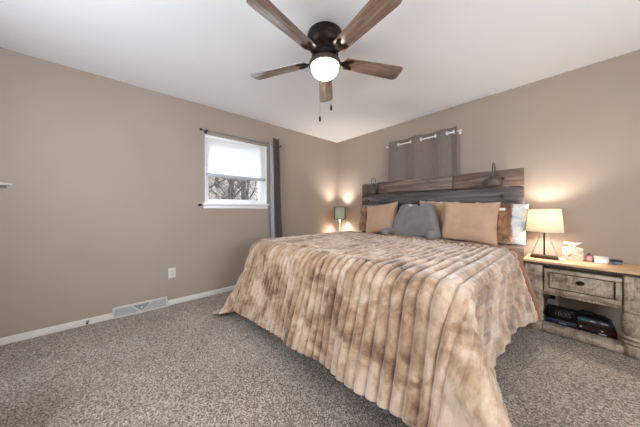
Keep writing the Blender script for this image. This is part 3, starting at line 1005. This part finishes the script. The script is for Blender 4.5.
# ------------------------------------------------------------------ lamps
def shade_mat(name, dcol, tcol, mixf):
    t = NT(name)
    v = t.coord('Object')
    f = t.noise(v, 260, 2)
    d = t.n('ShaderNodeBsdfDiffuse'); d.inputs[0].default_value = dcol
    tl = t.n('ShaderNodeBsdfTranslucent'); tl.inputs[0].default_value = tcol
    b = t.n('ShaderNodeBump'); b.inputs['Strength'].default_value = .1; b.inputs['Distance'].default_value = .001
    t.l(f, b.inputs['Height']); t.l(b.outputs[0], d.inputs['Normal'])
    ad = t.n('ShaderNodeAddShader')
    t.l(d.outputs[0], ad.inputs[0]); t.l(tl.outputs[0], ad.inputs[1])
    t.l(ad.outputs[0], t.out.inputs['Surface'])
    return t.m
def bulb_light(name, parent, loc, power, col, r=.025):
    d = bpy.data.lights.new(name, 'POINT'); d.energy = power; d.color = col; d.shadow_soft_size = r
    o = bpy.data.objects.new(name, d); o.location = loc; o.parent = parent
    C.objects.link(o)
LZ = .652
def bulb_mat():
    t = NT('glowing_clear_bulb')
    tr = t.n('ShaderNodeBsdfTransparent')
    e = t.n('ShaderNodeEmission'); e.inputs[0].default_value = (1, .88, .7, 1); e.inputs[1].default_value = 2.0
    ad = t.n('ShaderNodeAddShader')
    t.l(tr.outputs[0], ad.inputs[0]); t.l(e.outputs[0], ad.inputs[1]); t.l(ad.outputs[0], t.out.inputs['Surface'])
    return t.m
M_bulb = bulb_mat()
lr = thing('table_lamp', 'lit cream-shaded table lamp with wire legs on the right nightstand', 'lamp', (-.176, 2.985, LZ))
MB().box((0, 0, .014), (.185, .085, .026), .004).build('base', wood('dark_walnut', rgb(40, 28, 22), rgb(74, 52, 40), rgb(104, 76, 58), (4, 20, 20)), lr)
MB().cyl((0, 0, .027), (0, 0, .255), .0065).build('stem', M_darkmetal, lr)
MB().lathe([(.022, .248), (.026, .252), (.026, .262), (.012, .268), (.012, .30)], 20).build('socket', M_darkmetal, lr)
for k in range(4):
    sx, sy = (1 if k in (0, 3) else -1), (1 if k < 2 else -1)
    MB().tube([(.016 * sx, .010 * sy, .252), (.086 * sx, .034 * sy, .0295)], .0022, 8).build('leg', M_steel, lr)
shp = [(.128, .254), (.128, .256), (.112, .462), (.112, .464)]
so = MB().lathe([(.128, .254), (.112, .464)], 48, cap=False).build('lamp_shade', shade_mat('cream_linen_shade', rgb(206, 192, 164), (.034, .029, .0195, 1), .5), lr, smooth=180)
tr = MB()
for r, z in ((.128, .254), (.112, .464)):
    tr.tube([(r * math.cos(a), r * math.sin(a), z) for a in np.linspace(0, 6.2832, 48, endpoint=False)], .003, 6, True)
for k in range(3):
    a = k * 2.094; tr.cyl((0, 0, .44), (.112 * math.cos(a), .112 * math.sin(a), .455), .0015, 6)
tr.cyl((0, 0, .30), (0, 0, .44), .002, 6)
tr.build('shade_ring', plain('cream_trim', rgb(220, 200, 165), .7), so)
MB().lathe([(.012, .30), (.014, .312), (.028, .34), (.030, .355), (.022, .375), (.003, .382)], 20).build('bulb', M_bulb, lr)
bulb_light('bulb_glow', lr, (.0, -.0, .378), 16.0, (1, .94, .86), .035)

ll = thing('table_lamp', 'small lit lamp with dark-framed grey shade in the far corner', 'lamp', (-2.83, 3.0, LZ), math.radians(43))
MB().lathe([(.055, 0), (.055, .012), (.02, .02), (.008, .026)], 28).build('base', M_white, ll)
MB().cyl((0, 0, .02), (0, 0, .28), .008).build('stem', M_white, ll)
fr = MB(); hw = .094
for sx in (-1, 1):
    for sy in (-1, 1):
        fr.box((sx * hw, sy * hw, .395), (.014, .014, .225), .002)
for z in (.288, .502):
    for sg in (-1, 1):
        fr.box((0, sg * hw, z), (2 * hw, .012, .010), .002); fr.box((sg * hw, 0, z), (.012, 2 * hw, .010), .002)
for z in (.29,):
    fr.cyl((-hw, 0, z), (hw, 0, z), .003, 6)
fr.build('shade_frame', M_blackmetal, ll)
sh2 = MB()
for sg in (-1, 1):
    sh2.box((0, sg * (hw - .004), .395), (2 * hw - .01, .0015, .212)); sh2.box((sg * (hw - .004), 0, .395), (.0015, 2 * hw - .01, .212))
sh2.build('lamp_shade', shade_mat('grey_linen_shade', rgb(150, 150, 140), (.040, .040, .035, 1), .5), ll, smooth=0)
MB().lathe([(.012, .28), (.014, .30), (.028, .33), (.030, .345), (.022, .365), (.003, .372)], 20).build('bulb', M_bulb, ll)
bulb_light('bulb_glow', ll, (0, 0, .395), 33.0, (1, .95, .90), .045)

# ------------------------------------------------------------------ things on the right nightstand
tz = LZ
tb = thing('tissue_box', 'flower-printed tissue box with white tissue beside the lit lamp', 'tissue box', (.000, 3.09, tz), R_(14))
def floral():
    t = NT('floral_print_card')
    v = t.coord('Object')
    vo = t.n('ShaderNodeTexVoronoi'); vo.inputs['Scale'].default_value = 24
    t.l(v, vo.inputs['Vector'])
    f = t.noise(v, 22, 3, .6, 1.0)
    c = t.ramp(f, [(.36, rgb(120, 124, 128)), (.43, rgb(196, 186, 176)), (.52, rgb(232, 220, 202)), (.62, rgb(228, 190, 164)), (.72, rgb(232, 222, 206))])
    t.base(c); t.set(.6, 0, .3)
    return t.m
MB().box((0, 0, .056), (.108, .108, .112), .003).build('box_body', floral(), tb)
ts = MB()
Pt = np.zeros((24, 9, 3))
for i in range(24):
    a = 2 * math.pi * i / 24
    for j in range(9):
        tt = j / 8
        r = .012 + .034 * tt + .012 * math.sin(5 * a + 1) * tt + .006 * math.sin(9 * a) * tt
        Pt[i, j] = (r * math.cos(a) * 1.1, r * math.sin(a) * .55, .110 + .042 * math.sin(tt * 1.9) + .010 * math.sin(3 * a + .7) * tt)
ts.grid(Pt, True); ts.build('tissue', M_linen, tb, smooth=60)
cj = thing('candle_jar', 'small pink candle jar between tissue box and white container', 'candle', (.098, 3.10, tz))
MB().lathe([(.020, .001), (.023, .004), (.023, .046), (.021, .05)], 24).build('jar', plain('pink_wax_glass', rgb(206, 150, 152), .25), cj)
MB().lathe([(.019, .05), (.019, .056), (.010, .060), (.008, .068), (.010, .072), (.002, .075)], 20).build('lid', plain('rose_grey_lid', rgb(120, 98, 100), .4), cj)
MB().lathe([(.0234, .014), (.0236, .016), (.0236, .036), (.0234, .038)], 24).build('sticker', plain('pale_pink_paper', rgb(216, 176, 178), .7), cj)
wc = thing('round_container', 'low white round container right of the pink jar', 'container', (.166, 3.075, tz))
MB().lathe([(.034, .001), (.038, .004), (.040, .040), (.039, .042)], 36).build('body', M_white, wc)
MB().lathe([(.041, .040), (.042, .042), (.042, .052), (.040, .055), (.002, .056)], 36).build('lid', M_trim, wc)
bj = thing('cream_jar', 'small jar with navy lid at the right of the nightstand items', 'jar', (.246, 3.10, tz))
MB().lathe([(.024, .001), (.028, .004), (.029, .022), (.028, .024)], 28).build('body', plain('grey_blue_jar', rgb(120, 136, 156), .35), bj)
MB().lathe([(.031, .023), (.032, .025), (.032, .036), (.030, .038), (.002, .039)], 28).build('lid', plain('navy_lid', rgb(34, 44, 72), .35), bj)
tu = thing('cream_tube', 'small silver and white tube lying beside the lamp base', 'tube', (-.072, 2.975, tz + .0105), R_(-24))
MB().tube([(-.040, 0, 0), (-.012, 0, 0), (.016, 0, -.002), (.034, 0, -.006)], [.010, .0105, .009, .005], 14).build('body', M_white, tu)
MB().tube([(-.056, 0, 0), (-.040, 0, 0)], .0085, 14).build('cap', M_steel, tu)

# ------------------------------------------------------------------ things on its lower shelf
sz = .0612
def case(name, label, cat, x0, x1, y0, y1, z0, z1, mat, spine=None, rz=0.0, group=None):
    cx, cy = (x0 + x1) / 2, (y0 + y1) / 2
    o = tag(MB().box((0, 0, (z1 - z0) / 2), (x1 - x0, y1 - y0, z1 - z0), .002).build(name, mat, None, (cx, cy, z0), (0, 0, rz)), label, cat, group)
    if spine:
        for (a, b, c, d, mm) in spine:
            w_ = x1 - x0; h_ = z1 - z0
            MB().box((-w_ / 2 + w_ * (a + b) / 2, -(y1 - y0) / 2 - .0004, h_ * (c + d) / 2), (w_ * (b - a), .0012, h_ * (d - c)), 0).build('spine_mark', mm, o)
    return o
M_navy = plain('navy_card', rgb(30, 36, 58), .4, var=.2)
M_pale = plain('pale_print', rgb(186, 190, 196), .5)
M_teal = plain('teal_card', rgb(62, 92, 100), .4, var=.25)
M_red = plain('dark_red_card', rgb(78, 28, 32), .4, var=.25)
M_blk = plain('black_card', rgb(20, 20, 23), .3, var=.3)
case('storage_box', 'dark navy flat box under the black alarm clock', 'box', -.166, .024, 2.985, 3.145, sz, sz + .040, M_navy, [(.45, .7, .35, .65, plain('grey_blue_print', rgb(110, 122, 140), .5)), (.0, 1.0, .93, 1.0, plain('box_edge_grey', rgb(120, 122, 126), .5))])
ck = thing('alarm_clock', 'black digital alarm clock on the lower shelf of nightstand', 'clock', (-.070, 3.055, sz + .0405))
MB().box((0, 0, .049), (.182, .10, .096), .006).build('case', M_black, ck)
MB().box((0, -.0503, .052), (.168, .002, .080), .0008).build('screen', plain('black_screen', rgb(8, 8, 10), .15), ck)
fc = bpy.data.curves.new('digits', 'FONT'); fc.body = '10:35'; fc.size = .048; fc.extrude = .0006; fc.align_x = 'CENTER'; fc.align_y = 'CENTER'
dm = NT('dim_led'); dm.base(rgb(92, 98, 102)); dm.bsdf.inputs['Emission Color'].default_value = (.75, .85, .9, 1); dm.bsdf.inputs['Emission Strength'].default_value = .02
fc.materials.append(dm.m)
ft = bpy.data.objects.new('digits_text', fc)
fo = bpy.data.objects.new('digits', bpy.data.meshes.new_from_object(ft)); bpy.data.objects.remove(ft); C.objects.link(fo); fo.parent = ck; fo.location = (0.01, -.0520, .054); fo.rotation_euler = (math.pi / 2, 0, 0)
z = sz
spec = [('black media case at the bottom of the stack right of clock', M_blk, .024, .034, .240, [(.55, .75, .3, .7, M_pale)]),
        ('dark red media case, second from bottom of the shelf stack', M_red, .022, .030, .244, [(.06, .12, .2, .8, M_pale), (.6, .66, .2, .8, M_pale)]),
        ('wide black media case in the middle of the shelf stack', M_blk, .020, .036, .238, None),
        ('maroon media case just below the teal one on the shelf', plain('maroon_card', rgb(64, 34, 36), .4, var=.3), .018, .034, .226, None),
        ('teal media case with white lettering marks near stack top', M_teal, .026, .030, .222, [(.36, .52, .3, .7, M_pale), (.66, .86, .3, .7, M_pale), (.08, .3, .35, .6, plain('dull_teal_print', rgb(110, 140, 146), .5))]),
        ('thin black media case topmost on the shelf stack', M_blk, .014, .036, .200, None)]
for k, (lb, mt, h_, a, b, sp) in enumerate(spec):
    case('media_case', lb, 'media case', a, b, 2.985 + .004 * (k % 3), 3.135, z, z + h_, mt, sp, 0, 'stacked media cases'); z += h_ + .0003
ctl = thing('game_controller', 'black game controller lying on top of the media cases', 'controller', (.085, 3.06, z))
m = MB(); m.box((0, 0, .014), (.085, .05, .026), .011, seg=3)
m.tube([(-.04, -.01, .014), (-.055, -.035, .012), (-.052, -.055, .011)], [.014, .012, .008], 10); m.tube([(.04, -.01, .014), (.055, -.035, .012), (.052, -.055, .011)], [.014, .012, .008], 10)
m.build('controller_body', M_black, ctl)
for sx in (-.022, .022): MB().lathe([(.004, 0), (.004, .006), (.008, .008), (.007, .011)], 12, (sx, -.008, .026)).build('thumb_stick', M_blackmetal, ctl)
